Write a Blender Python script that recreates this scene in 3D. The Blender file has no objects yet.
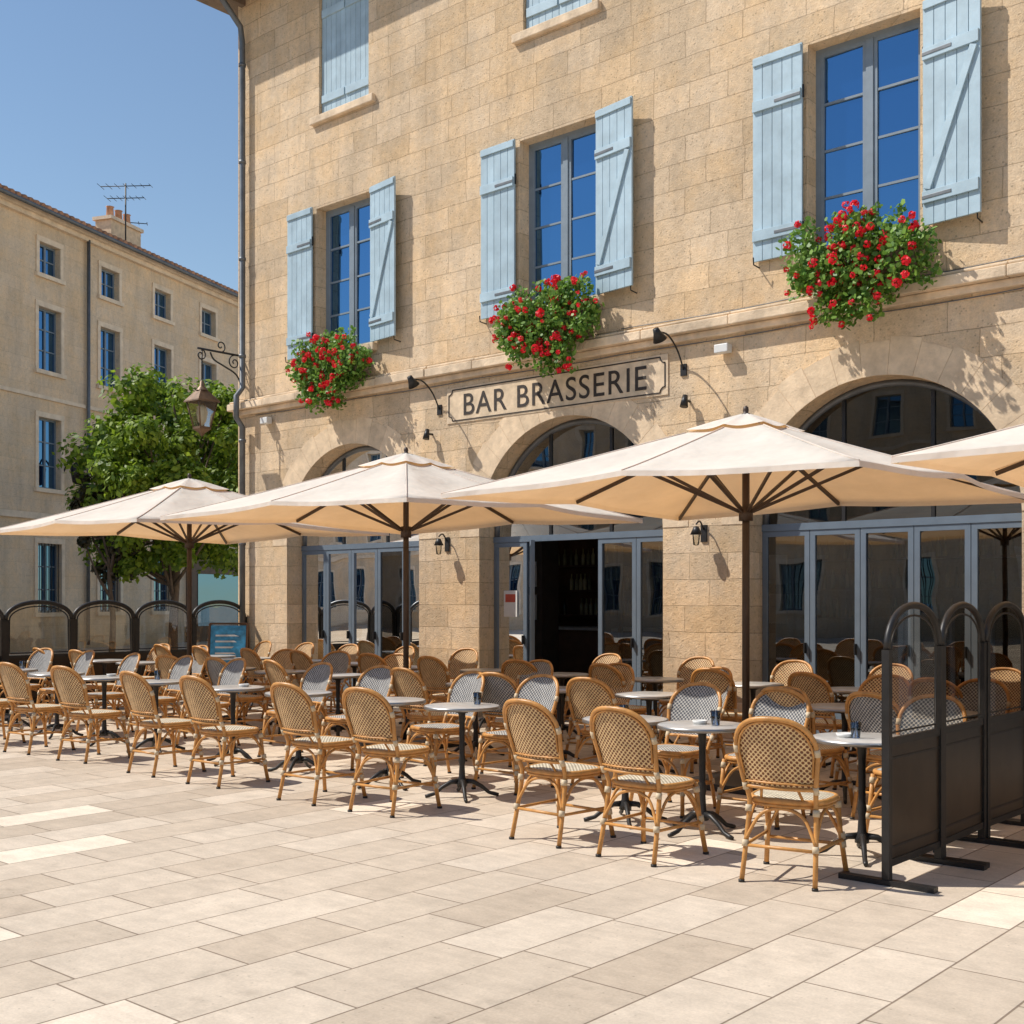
import bpy, bmesh, math, random
from mathutils import Vector, Matrix, Quaternion
random.seed(7)
R=random.random
def ru(a,b): return a+(b-a)*random.random()
scene=bpy.context.scene
COL=scene.collection

# ---------------------------------------------------------------- node helpers
def newmat(name):
    m=bpy.data.materials.new(name); m.use_nodes=True
    nt=m.node_tree; b=nt.nodes.get('Principled BSDF')
    return m,nt,b
def nd(nt,t,**kw):
    n=nt.nodes.new(t)
    for k,v in kw.items(): setattr(n,k,v)
    return n
def noise(nt,vec,scale,detail=4,rough=.55,lo=.8,hi=1.2,fmin=.3,fmax=.7):
    n=nd(nt,'ShaderNodeTexNoise'); n.inputs['Scale'].default_value=scale
    n.inputs['Detail'].default_value=detail; n.inputs['Roughness'].default_value=rough
    if vec is not None: nt.links.new(vec,n.inputs['Vector'])
    r=nd(nt,'ShaderNodeMapRange'); nt.links.new(n.outputs['Fac'],r.inputs['Value'])
    r.inputs['From Min'].default_value=fmin; r.inputs['From Max'].default_value=fmax
    r.inputs['To Min'].default_value=lo; r.inputs['To Max'].default_value=hi
    return r.outputs['Result'],n.outputs['Fac']
def mth(nt,op,a,b):
    n=nd(nt,'ShaderNodeMath',operation=op)
    for i,v in enumerate((a,b)):
        if isinstance(v,(int,float)): n.inputs[i].default_value=v
        else: nt.links.new(v,n.inputs[i])
    return n.outputs[0]
def mul(nt,a,b): return mth(nt,'MULTIPLY',a,b)
def add(nt,a,b): return mth(nt,'ADD',a,b)
def scalecol(nt,col,fac):
    n=nd(nt,'ShaderNodeVectorMath',operation='SCALE')
    if isinstance(col,(tuple,list)): n.inputs[0].default_value=col[:3]
    else: nt.links.new(col,n.inputs[0])
    nt.links.new(fac,n.inputs['Scale'])
    return n.outputs[0]
def bump(nt,b,h,strength=.3,dist=.01):
    n=nd(nt,'ShaderNodeBump'); n.inputs['Strength'].default_value=strength
    n.inputs['Distance'].default_value=dist
    nt.links.new(h,n.inputs['Height']); nt.links.new(n.outputs[0],b.inputs['Normal'])
def basic(name,col,rough=.6,metal=0,var=.15,scale=6,bmp=0,bscale=60,island=0,spec=.5):
    m,nt,b=newmat(name)
    tc=nd(nt,'ShaderNodeTexCoord')
    f,_=noise(nt,tc.outputs['Object'],scale,5,.6,1-var,1+var)
    if island:
        g=nd(nt,'ShaderNodeNewGeometry'); r=nd(nt,'ShaderNodeMapRange')
        nt.links.new(g.outputs['Random Per Island'],r.inputs['Value'])
        r.inputs['To Min'].default_value=1-island; r.inputs['To Max'].default_value=1+island
        f=mul(nt,f,r.outputs['Result'])
    c=scalecol(nt,col,f); nt.links.new(c,b.inputs['Base Color'])
    b.inputs['Roughness'].default_value=rough; b.inputs['Metallic'].default_value=metal
    b.inputs['Specular IOR Level'].default_value=spec
    if bmp:
        _,h=noise(nt,tc.outputs['Object'],bscale,4,.6)
        bump(nt,b,h,bmp,.01)
    return m

def ashlar(name,c1,c2,cm,bw=.78,rh=.33,mort=.006,var=.12,stain=.16,bstr=.5,grime=True,streak=.86):
    m,nt,b=newmat(name)
    tc=nd(nt,'ShaderNodeTexCoord'); sp=nd(nt,'ShaderNodeSeparateXYZ')
    nt.links.new(tc.outputs['Object'],sp.inputs[0])
    xy=add(nt,sp.outputs[0],sp.outputs[1])
    _,w1=noise(nt,tc.outputs['Object'],2.2,3)
    xo=add(nt,xy,mul(nt,w1,.06))
    _,w2=noise(nt,tc.outputs['Object'],1.6,3)
    zo=add(nt,sp.outputs[2],mul(nt,w2,.045))
    cb=nd(nt,'ShaderNodeCombineXYZ'); nt.links.new(xo,cb.inputs[0]); nt.links.new(zo,cb.inputs[1])
    br=nd(nt,'ShaderNodeTexBrick'); nt.links.new(cb.outputs[0],br.inputs['Vector'])
    br.offset=.43; br.squash=.66; br.squash_frequency=3
    for k,v in (('Color1',(*c1,1)),('Color2',(*c2,1)),('Mortar',(*cm,1)),('Scale',1),('Mortar Size',mort),('Mortar Smooth',.5),('Bias',-.1),('Brick Width',bw),('Row Height',rh)):
        br.inputs[k].default_value=v
    f1,_=noise(nt,tc.outputs['Object'],.55,6,.7,1-stain,1+stain*.7)
    f2,h2=noise(nt,tc.outputs['Object'],9,7,.75,1-var,1+var)
    f3,h3=noise(nt,tc.outputs['Object'],50,4,.7,.88,1.08)
    mp=nd(nt,'ShaderNodeMapping'); nt.links.new(tc.outputs['Object'],mp.inputs[0]); mp.inputs['Scale'].default_value=(1.4,1.4,.25)
    f4,_=noise(nt,mp.outputs[0],1.2,6,.65,streak,1.03,.36,.56)
    vo=nd(nt,'ShaderNodeTexVoronoi'); vo.inputs['Scale'].default_value=17; nt.links.new(tc.outputs['Object'],vo.inputs['Vector'])
    pr=nd(nt,'ShaderNodeMapRange'); nt.links.new(vo.outputs['Distance'],pr.inputs['Value'])
    pr.inputs['From Min'].default_value=.05; pr.inputs['From Max'].default_value=.24; pr.inputs['To Min'].default_value=.62; pr.inputs['To Max'].default_value=1
    f=mul(nt,mul(nt,mul(nt,f1,f2),mul(nt,f3,f4)),pr.outputs[0])
    # isolated darker weathered patches
    f6,_=noise(nt,tc.outputs['Object'],1.7,7,.8,1,.80,.56,.72)
    f=mul(nt,f,f6)
    if grime:
        mr=nd(nt,'ShaderNodeMapRange'); nt.links.new(add(nt,sp.outputs[2],mul(nt,w2,-.5)),mr.inputs['Value'])
        mr.inputs['From Min'].default_value=-.25; mr.inputs['From Max'].default_value=.7; mr.inputs['To Min'].default_value=.72; mr.inputs['To Max'].default_value=1
        f=mul(nt,f,mr.outputs[0])
    hm=nd(nt,'ShaderNodeMix',data_type='RGBA',blend_type='MULTIPLY'); hf,_=noise(nt,tc.outputs['Object'],1.1,5,.7,0,1,.42,.62)
    nt.links.new(hf,hm.inputs['Factor']); nt.links.new(br.outputs['Color'],hm.inputs['A']); hm.inputs['B'].default_value=(1.0,.93,.82,1)
    c=scalecol(nt,hm.outputs['Result'],f); nt.links.new(c,b.inputs['Base Color'])
    b.inputs['Roughness'].default_value=.9; b.inputs['Specular IOR Level'].default_value=.2
    inv=mul(nt,br.outputs['Fac'],-.8)
    h=add(nt,add(nt,inv,mul(nt,h2,1.6)),add(nt,mul(nt,h3,.9),mul(nt,pr.outputs[0],.6)))
    bump(nt,b,h,bstr,.014)
    return m

M={}
M['stone']=ashlar('limestone_ashlar',(.82,.635,.44),(.67,.51,.34),(.56,.42,.28),bw=.78,rh=.31,mort=.0055,var=.15,stain=.18,bstr=.75)
M['stone_trim']=basic('limestone_trim',(.72,.565,.40),.88,var=.3,scale=3,bmp=.7,bscale=30,spec=.2)
M['vouss']=basic('voussoir_stone',(.74,.57,.39),.9,var=.2,scale=5,bmp=.6,bscale=28,island=.08,spec=.2)
M['bgstone']=ashlar('townhouse_stone',(.80,.64,.47),(.73,.585,.425),(.64,.51,.37),bw=.9,rh=.4,var=.12,stain=.16,bstr=.4,streak=.88)
M['bgtrim']=basic('townhouse_trim',(.80,.66,.50),.9,var=.16,scale=3,spec=.2)
M['shutter']=basic('shutter_blue_paint',(.38,.505,.58),.55,var=.14,scale=4,bmp=.15,bscale=90,island=.07)
M['frame']=basic('window_frame_paint',(.20,.25,.30),.5,var=.1,scale=6)
M['doorframe']=basic('door_frame_paint',(.145,.185,.23),.42,var=.08,scale=6)
M['iron']=basic('dark_iron',(.025,.024,.024),.45,metal=.3,var=.25,scale=12)
M['irongrey']=basic('zinc_pipe',(.16,.17,.18),.5,metal=.5,var=.2,scale=5)
M['tile']=basic('roof_tile',(.42,.22,.13),.85,var=.3,scale=4,island=.25)
M['soffit']=basic('eave_wood',(.20,.15,.11),.8,var=.2)
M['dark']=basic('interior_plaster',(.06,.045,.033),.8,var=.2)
M['wood']=basic('interior_wood',(.10,.05,.025),.5,var=.3,scale=5)
M['white']=basic('white_plastic',(.7,.7,.68),.5,var=.05)
M['paintdark']=basic('sign_letter_paint',(.04,.03,.024),.7,var=.4,scale=20)
M['plaque']=basic('sign_plaque_stone',(.70,.55,.385),.88,var=.2,scale=6,bmp=.4,bscale=40,spec=.2)
M['mastwood']=basic('umbrella_pole_wood',(.055,.033,.022),.5,var=.2,scale=8)
M['marble']=basic('table_marble',(.46,.45,.43),.28,var=.16,scale=9)
M['rim']=basic('table_rim_metal',(.35,.34,.33),.35,metal=.9,var=.1)
M['cane']=basic('rattan_cane',(.52,.25,.07),.38,var=.28,scale=16,bmp=.15,bscale=120)
M['bind']=basic('cane_binding',(.58,.47,.32),.6,var=.15,scale=30)

def weave(name,base,dot,axes,pitch=.0165,dr=.36):
    m,nt,b=newmat(name)
    tc=nd(nt,'ShaderNodeTexCoord'); sp=nd(nt,'ShaderNodeSeparateXYZ'); nt.links.new(tc.outputs['Object'],sp.inputs[0])
    cb=nd(nt,'ShaderNodeCombineXYZ'); nt.links.new(sp.outputs[axes[0]],cb.inputs[0]); nt.links.new(sp.outputs[axes[1]],cb.inputs[1])
    mp=nd(nt,'ShaderNodeMapping'); mp.inputs['Rotation'].default_value=(0,0,math.radians(45)); nt.links.new(cb.outputs[0],mp.inputs[0])
    vo=nd(nt,'ShaderNodeTexVoronoi'); vo.voronoi_dimensions='2D'; vo.inputs['Randomness'].default_value=0
    vo.inputs['Scale'].default_value=1/pitch; nt.links.new(mp.outputs[0],vo.inputs['Vector'])
    mr=nd(nt,'ShaderNodeMapRange'); nt.links.new(vo.outputs['Distance'],mr.inputs['Value'])
    mr.inputs['From Min'].default_value=dr-.06; mr.inputs['From Max'].default_value=dr+.06
    mx=nd(nt,'ShaderNodeMix',data_type='RGBA'); nt.links.new(mr.outputs[0],mx.inputs['Factor'])
    mx.inputs['A'].default_value=(*dot,1); mx.inputs['B'].default_value=(*base,1)
    f,_=noise(nt,tc.outputs['Object'],20,3,.5,.82,1.15)
    c=scalecol(nt,mx.outputs['Result'],f); nt.links.new(c,b.inputs['Base Color'])
    b.inputs['Roughness'].default_value=.55
    bump(nt,b,mr.outputs[0],.6,.004)
    return m
M['wb_honey']=weave('weave_back_honey',(.70,.50,.26),(.15,.05,.015),(0,2),pitch=.021,dr=.38)
M['ws_cream']=weave('weave_seat_cream',(.72,.65,.50),(.16,.11,.06),(0,1),pitch=.021,dr=.3)
M['wb_grey']=weave('weave_back_grey',(.50,.49,.46),(.07,.075,.09),(0,2),pitch=.02,dr=.42)
M['ws_grey']=weave('weave_seat_grey',(.56,.55,.51),(.07,.08,.10),(0,1),pitch=.02,dr=.36)

def glassmat(name,ior,boost,back,tint,rough=0.0,gcol=(.9,.95,1)):
    m=bpy.data.materials.new(name); m.use_nodes=True; nt=m.node_tree; nt.nodes.clear()
    out=nd(nt,'ShaderNodeOutputMaterial'); mx=nd(nt,'ShaderNodeMixShader')
    fr=nd(nt,'ShaderNodeFresnel'); fr.inputs['IOR'].default_value=ior
    fac=add(nt,fr.outputs[0],boost)
    g=nd(nt,'ShaderNodeBsdfGlossy'); g.inputs['Roughness'].default_value=rough; g.inputs['Color'].default_value=(*gcol,1)
    if back=='t':
        t=nd(nt,'ShaderNodeBsdfTransparent'); t.inputs['Color'].default_value=(*tint,1)
    else:
        t=nd(nt,'ShaderNodeBsdfDiffuse'); t.inputs['Color'].default_value=(*tint,1)
    tc=nd(nt,'ShaderNodeTexCoord'); _,h=noise(nt,tc.outputs['Object'],1.3,1)
    bp=nd(nt,'ShaderNodeBump'); bp.inputs['Strength'].default_value=.12; bp.inputs['Distance'].default_value=.02
    nt.links.new(h,bp.inputs['Height']); nt.links.new(bp.outputs[0],g.inputs['Normal'])
    nt.links.new(fac,mx.inputs[0]); nt.links.new(t.outputs[0],mx.inputs[1]); nt.links.new(g.outputs[0],mx.inputs[2])
    nt.links.new(mx.outputs[0],out.inputs[0])
    return m
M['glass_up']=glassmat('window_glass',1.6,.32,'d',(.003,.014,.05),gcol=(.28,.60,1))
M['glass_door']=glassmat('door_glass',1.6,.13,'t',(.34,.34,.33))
M['glass_fan']=glassmat('fanlight_glass',1.5,.06,'t',(.4,.4,.4))
M['glass_screen']=glassmat('windscreen_glass',1.45,.08,'t',(.76,.68,.58),.02)
M['glass_lamp']=glassmat('lantern_glass',1.45,.08,'t',(.9,.88,.82),.05)

def canvas(name,col,tcol):
    m=bpy.data.materials.new(name); m.use_nodes=True; nt=m.node_tree; nt.nodes.clear()
    out=nd(nt,'ShaderNodeOutputMaterial'); mx=nd(nt,'ShaderNodeMixShader'); mx.inputs[0].default_value=.32
    d=nd(nt,'ShaderNodeBsdfDiffuse'); t=nd(nt,'ShaderNodeBsdfTranslucent')
    tc=nd(nt,'ShaderNodeTexCoord'); f,_=noise(nt,tc.outputs['Object'],1.5,6,.65,.88,1.04)
    nt.links.new(scalecol(nt,col,f),d.inputs['Color']); nt.links.new(scalecol(nt,tcol,f),t.inputs['Color'])
    _,h=noise(nt,tc.outputs['Object'],2.2,3)
    bp=nd(nt,'ShaderNodeBump'); bp.inputs['Strength'].default_value=.55; bp.inputs['Distance'].default_value=.09
    nt.links.new(h,bp.inputs['Height']); nt.links.new(bp.outputs[0],d.inputs['Normal'])
    nt.links.new(d.outputs[0],mx.inputs[1]); nt.links.new(t.outputs[0],mx.inputs[2]); nt.links.new(mx.outputs[0],out.inputs[0])
    return m
M['canvas']=canvas('umbrella_canvas',(.90,.86,.78),(.92,.50,.19))

def leafmat(name,dark,light,trans=.35):
    m=bpy.data.materials.new(name); m.use_nodes=True; nt=m.node_tree; nt.nodes.clear()
    out=nd(nt,'ShaderNodeOutputMaterial'); mx=nd(nt,'ShaderNodeMixShader'); mx.inputs[0].default_value=trans
    d=nd(nt,'ShaderNodeBsdfPrincipled'); d.inputs['Roughness'].default_value=.5
    t=nd(nt,'ShaderNodeBsdfTranslucent')
    g=nd(nt,'ShaderNodeNewGeometry'); cr=nd(nt,'ShaderNodeMix',data_type='RGBA')
    nt.links.new(g.outputs['Random Per Island'],cr.inputs['Factor'])
    cr.inputs['A'].default_value=(*dark,1); cr.inputs['B'].default_value=(*light,1)
    nt.links.new(cr.outputs['Result'],d.inputs['Base Color']); nt.links.new(cr.outputs['Result'],t.inputs['Color'])
    nt.links.new(d.outputs[0],mx.inputs[1]); nt.links.new(t.outputs[0],mx.inputs[2]); nt.links.new(mx.outputs[0],out.inputs[0])
    return m
M['leaf']=leafmat('tree_leaves',(.07,.15,.012),(.32,.45,.04),.45)
M['leafdark']=leafmat('dark_tree_leaves',(.03,.03,.015),(.08,.07,.03),.25)
M['gleaf']=leafmat('geranium_leaves',(.07,.18,.025),(.26,.44,.07),.35)
M['petal']=leafmat('geranium_petals',(.70,.004,.014),(.95,.02,.05),.3)
M['bark']=basic('tree_bark',(.12,.09,.065),.9,var=.3,scale=8,bmp=.6,bscale=20)

# paving
def paving():
    m,nt,b=newmat('stone_paving')
    tc=nd(nt,'ShaderNodeTexCoord'); sp=nd(nt,'ShaderNodeSeparateXYZ'); nt.links.new(tc.outputs['Object'],sp.inputs[0])
    cb=nd(nt,'ShaderNodeCombineXYZ'); nt.links.new(sp.outputs[1],cb.inputs[0]); nt.links.new(sp.outputs[0],cb.inputs[1])
    def brick(c1,c2,cm,bias):
        br=nd(nt,'ShaderNodeTexBrick'); nt.links.new(cb.outputs[0],br.inputs['Vector'])
        br.offset=.37; br.offset_frequency=2; br.squash=.8; br.squash_frequency=3
        for k,v in (('Color1',(*c1,1)),('Color2',(*c2,1)),('Mortar',(*cm,1)),('Scale',1),('Mortar Size',.0055),('Mortar Smooth',.3),('Bias',bias),('Brick Width',.86),('Row Height',.39)):
            br.inputs[k].default_value=v
        return br
    br=brick((.70,.595,.475),(.545,.445,.34),(.27,.205,.15),0)
    br2=brick((0,0,0),(1,1,1),(.3,.3,.3),0)
    pr=nd(nt,'ShaderNodeMapRange'); nt.links.new(br2.outputs['Color'],pr.inputs['Value'])
    pr.inputs['From Min'].default_value=.06; pr.inputs['From Max'].default_value=.05; pr.inputs['To Min'].default_value=1; pr.inputs['To Max'].default_value=1.22
    f1,_=noise(nt,tc.outputs['Object'],.45,5,.65,.88,1.07)
    f2,h2=noise(nt,tc.outputs['Object'],5,7,.75,.84,1.10)
    f3,h3=noise(nt,tc.outputs['Object'],70,3,.7,.90,1.07)
    mp=nd(nt,'ShaderNodeMapping'); mp.inputs['Scale'].default_value=(2,9,1); nt.links.new(tc.outputs['Object'],mp.inputs[0])
    f4,_=noise(nt,mp.outputs[0],1.4,6,.7,.92,1.06)
    vo=nd(nt,'ShaderNodeTexVoronoi'); vo.inputs['Scale'].default_value=14; nt.links.new(tc.outputs['Object'],vo.inputs['Vector'])
    pt=nd(nt,'ShaderNodeMapRange'); nt.links.new(vo.outputs['Distance'],pt.inputs['Value'])
    pt.inputs['From Min'].default_value=.03; pt.inputs['From Max'].default_value=.1; pt.inputs['To Min'].default_value=.66; pt.inputs['To Max'].default_value=1
    f5,_=noise(nt,tc.outputs['Object'],2.1,5,.75,1,.82,.58,.72)
    f=mul(nt,mul(nt,mul(nt,f1,f2),mul(nt,f3,f4)),mul(nt,mul(nt,pr.outputs[0],f5),pt.outputs[0]))
    nt.links.new(scalecol(nt,br.outputs['Color'],f),b.inputs['Base Color'])
    b.inputs['Roughness'].default_value=.75; b.inputs['Specular IOR Level'].default_value=.25
    h=add(nt,mul(nt,br.outputs['Fac'],-1),add(nt,mul(nt,h2,.35),mul(nt,h3,.18)))
    bump(nt,b,h,.5,.008)
    return m
M['paving']=paving()

# ---------------------------------------------------------------- mesh builder
class MB:
    def __init__(s): s.v=[];s.f=[];s.m=[];s.mats=[];s.mat=Matrix.Identity(4);s.sm=[]
    def mi(s,k):
        if k not in s.mats: s.mats.append(k)
        return s.mats.index(k)
    def addv(s,p): s.v.append(s.mat@Vector(p)); return len(s.v)-1
    def face(s,pts,k,smooth=False):
        ids=[s.addv(p) for p in pts]; s.f.append(ids); s.m.append(s.mi(k)); s.sm.append(smooth)
    def box(s,x0,x1,y0,y1,z0,z1,k):
        c=[s.addv(p) for p in ((x0,y0,z0),(x1,y0,z0),(x1,y1,z0),(x0,y1,z0),(x0,y0,z1),(x1,y0,z1),(x1,y1,z1),(x0,y1,z1))]
        for q in ((0,3,2,1),(4,5,6,7),(0,1,5,4),(1,2,6,5),(2,3,7,6),(3,0,4,7)):
            s.f.append([c[i] for i in q]); s.m.append(s.mi(k)); s.sm.append(False)
    def bar(s,a,b,w,d,k,up=(0,0,1)):
        a=Vector(a);b=Vector(b);t=(b-a).normalized();upv=Vector(up)
        n=t.cross(upv)
        if n.length<1e-4: n=t.cross(Vector((1,0,0)))
        n.normalize(); q=n.cross(t)
        c=[]
        for p in (a,b):
            for sx,sy in ((-1,-1),(1,-1),(1,1),(-1,1)): c.append(s.addv(p+n*sx*w/2+q*sy*d/2))
        for f in ((0,1,2,3),(7,6,5,4),(0,4,5,1),(1,5,6,2),(2,6,7,3),(3,7,4,0)):
            s.f.append([c[i] for i in f]); s.m.append(s.mi(k)); s.sm.append(False)
    def tube(s,pts,r,k,seg=8,closed=False,caps=True):
        pts=[Vector(p) for p in pts]; n=len(pts)
        rr=r if isinstance(r,(list,tuple)) else [r]*n
        tang=[]
        for i in range(n):
            if closed: t=pts[(i+1)%n]-pts[i-1]
            else: t=pts[min(i+1,n-1)]-pts[max(i-1,0)]
            tang.append(t.normalized() if t.length>1e-9 else Vector((0,0,1)))
        ref=Vector((0,0,1)) if abs(tang[0].z)<.9 else Vector((1,0,0))
        nr=tang[0].cross(ref).normalized(); rings=[]
        for i in range(n):
            nr=(nr-tang[i]*nr.dot(tang[i]))
            nr.normalize(); bn=tang[i].cross(nr)
            rings.append([s.addv(pts[i]+(nr*math.cos(a)+bn*math.sin(a))*rr[i]) for a in [2*math.pi*j/seg for j in range(seg)]])
        mi=s.mi(k)
        for i in range(n if closed else n-1):
            A=rings[i];B=rings[(i+1)%n]
            for j in range(seg):
                s.f.append([A[j],A[(j+1)%seg],B[(j+1)%seg],B[j]]); s.m.append(mi); s.sm.append(True)
        if caps and not closed:
            s.f.append(rings[0][::-1]); s.m.append(mi); s.sm.append(False)
            s.f.append(rings[-1][:]); s.m.append(mi); s.sm.append(False)
    def lathe(s,prof,k,seg=24,c=(0,0,0),smooth=True):
        rings=[]
        for r,z in prof:
            rings.append([s.addv((c[0]+r*math.cos(2*math.pi*j/seg),c[1]+r*math.sin(2*math.pi*j/seg),c[2]+z)) for j in range(seg)])
        mi=s.mi(k)
        for A,B in zip(rings,rings[1:]):
            for j in range(seg):
                s.f.append([A[j],A[(j+1)%seg],B[(j+1)%seg],B[j]]); s.m.append(mi); s.sm.append(smooth)
    def frame(s,x0,x1,z0,z1,y,w,d,k):
        s.box(x0,x0+w,y,y+d,z0,z1,k); s.box(x1-w,x1,y,y+d,z0,z1,k)
        s.box(x0+w,x1-w,y,y+d,z0,z0+w,k); s.box(x0+w,x1-w,y,y+d,z1-w,z1,k)
    def mesh(s,name,recalc=True):
        me=bpy.data.meshes.new(name); me.from_pydata([tuple(v) for v in s.v],[],s.f)
        for k in s.mats: me.materials.append(M[k])
        me.polygons.foreach_set('material_index',s.m); me.polygons.foreach_set('use_smooth',s.sm)
        if recalc:
            bm=bmesh.new(); bm.from_mesh(me); bmesh.ops.recalc_face_normals(bm,faces=bm.faces); bm.to_mesh(me); bm.free()
        me.update(); return me
    def obj(s,name,parent=None,loc=(0,0,0),rot=0,recalc=True,bevel=0):
        o=bpy.data.objects.new(name,s.mesh(name,recalc)); COL.objects.link(o)
        o.location=loc; o.rotation_euler=(0,0,rot)
        if parent: o.parent=parent
        if bevel:
            bv=o.modifiers.new('bevel','BEVEL'); bv.width=bevel; bv.segments=2; bv.limit_method='ANGLE'
        return o
def empty(name,loc=(0,0,0),rot=0):
    e=bpy.data.objects.new(name,None); COL.objects.link(e); e.location=loc; e.rotation_euler=(0,0,rot); e.empty_display_size=.2; return e
def inst(name,me,loc,rot=0,parent=None,sc=1):
    o=bpy.data.objects.new(name,me); COL.objects.link(o); o.location=loc; o.rotation_euler=(0,0,rot); o.scale=(sc,sc,sc)
    if parent: o.parent=parent
    return o
def crom(P,n=6,closed=False):
    P=[Vector(p) for p in P]; out=[]; L=len(P)
    rng=range(L) if closed else range(L-1)
    for i in rng:
        p0=P[i-1] if (closed or i>0) else P[0]; p1=P[i]; p2=P[(i+1)%L]; p3=P[(i+2)%L] if (closed or i+2<L) else P[-1]
        for j in range(n):
            t=j/n
            out.append(.5*((2*p1)+(-p0+p2)*t+(2*p0-5*p1+4*p2-p3)*t*t+(-p0+3*p1-3*p2+p3)*t**3))
    if not closed: out.append(P[-1])
    return out

def wallgrid(mb,x0,x1,z0,z1,ops,y,depth,k):
    xs=sorted({x0,x1,*[o[0] for o in ops],*[o[1] for o in ops]}); zs=sorted({z0,z1,*[o[2] for o in ops],*[o[3] for o in ops]})
    for a,b in zip(xs,xs[1:]):
        for c,d in zip(zs,zs[1:]):
            mx=(a+b)/2; mz=(c+d)/2
            if any(o[0]<mx<o[1] and o[2]<mz<o[3] for o in ops): continue
            mb.face(((a,y,c),(b,y,c),(b,y,d),(a,y,d)),k)
    for a,b,c,d in ops:
        mb.face(((a,y,c),(a,y+depth,c),(a,y+depth,d),(a,y,d)),k)
        mb.face(((b,y,c),(b,y,d),(b,y+depth,d),(b,y+depth,c)),k)
        mb.face(((a,y,d),(a,y+depth,d),(b,y+depth,d),(b,y,d)),k)
        mb.face(((a,y,c),(b,y,c),(b,y+depth,c),(a,y+depth,c)),k)

# ---------------------------------------------------------------- ground
g=MB(); g.face(((-300,-300,0),(300,-300,0),(300,300,0),(-300,300,0)),'paving'); g.obj('ground')

# ---------------------------------------------------------------- main building
FY=12.0
bays=[-13.67+4.17*k for k in range(6)]
wins=[c-.14 for c in bays]
XL,XR=-16.46,9.26
B=empty('stone_brasserie_building')
AR=1.5; SP=2.47
w=MB()
edges=[XL]+sum([[c-AR,c+AR] for c in bays],[])+[XR]
for i in range(0,len(edges),2):
    w.face(((edges[i],FY,0),(edges[i+1],FY,0),(edges[i+1],FY,4.6),(edges[i],FY,4.6)),'stone')
NA=28
for c in bays:
    for i in range(NA):
        a0=math.pi-math.pi*i/NA; a1=math.pi-math.pi*(i+1)/NA
        p0=(c+AR*math.cos(a0),SP+AR*math.sin(a0)); p1=(c+AR*math.cos(a1),SP+AR*math.sin(a1))
        w.face(((p0[0],FY,p0[1]),(p1[0],FY,p1[1]),(p1[0],FY,4.6),(p0[0],FY,4.6)),'stone')
        w.face(((p0[0],FY,p0[1]),(p1[0],FY,p1[1]),(p1[0],FY+.4,p1[1]),(p0[0],FY+.4,p0[1])),'stone')
    for s in (-1,1):
        w.face(((c+s*AR,FY,0),(c+s*AR,FY+.4,0),(c+s*AR,FY+.4,SP),(c+s*AR,FY,SP)),'stone')
HW=.63
ops=[]
for c in wins:
    ops.append((c-HW,c+HW,5.42,7.70)); ops.append((c-.57,c+.57,9.12,11.0))
wallgrid(w,XL,XR,4.6,11.6,ops,FY,.3,'stone')
w.face(((XL,FY,0),(XL,24,0),(XL,24,11.6),(XL,FY,11.6)),'stone')
w.face(((XR,FY,0),(XR,24,0),(XR,24,11.6),(XR,FY,11.6)),'stone')
w.face(((XL,24,0),(XR,24,0),(XR,24,11.6),(XL,24,11.6)),'stone')
w.obj('walls',B,recalc=False)
t=MB()
t.box(XL-.06,XR,FY-.07,FY,4.66,4.74,'stone_trim')
x=XL-.12
while x<XR:
    x2=min(x+ru(.8,1.3),XR); dz=ru(-.007,.007); dy=ru(-.009,.007)
    t.box(x+.002,x2-.002,FY-.15+dy,FY,4.743,4.86+dz,'stone_trim')
    t.box(x+.002,x2-.002,FY-.10+dy,FY,4.87,4.905+dz,'stone_trim'); x=x2
for c in wins:
    t.box(c-.76,c+.76,FY-.09,FY+.295,5.30,5.417,'stone_trim')
    t.box(c-.72,c+.72,FY-.07,FY+.295,9.0,9.117,'stone_trim')
for i in range(0,len(edges),2):
    a,b=edges[i],edges[i+1]
    t.box(a+.003,b-.003,FY-.03,FY-.002,0,.42,'stone_trim')
t.obj('cornice_and_sills',B,bevel=.012)
v=MB()
for c in bays:
    n=17
    for i in range(n):
        a0=math.pi*i/n+.0012; a1=math.pi*(i+1)/n-.0012
        r0,r1=AR-.0,AR+(.40 if i%2 else .36)
        pr=[]
        for y in (FY-.006,FY+.05):
            for (a,r) in ((a0,r0+.002),((a0+a1)/2,r0+.002),(a1,r0+.002),(a1,r1),((a0+a1)/2,r1),(a0,r1)):
                pr.append(v.addv((c+r*math.cos(a),y,SP+r*math.sin(a))))
        fs=[[0,1,2,3,4,5]]+[[j,(j+1)%6,(j+1)%6+6,j+6] for j in range(6)]
        for f in fs: v.f.append([pr[j] for j in f]); v.m.append(v.mi('vouss')); v.sm.append(False)
v.obj('arch_voussoirs',B)
d=MB(); gl=MB()
DY=FY+.3
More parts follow.
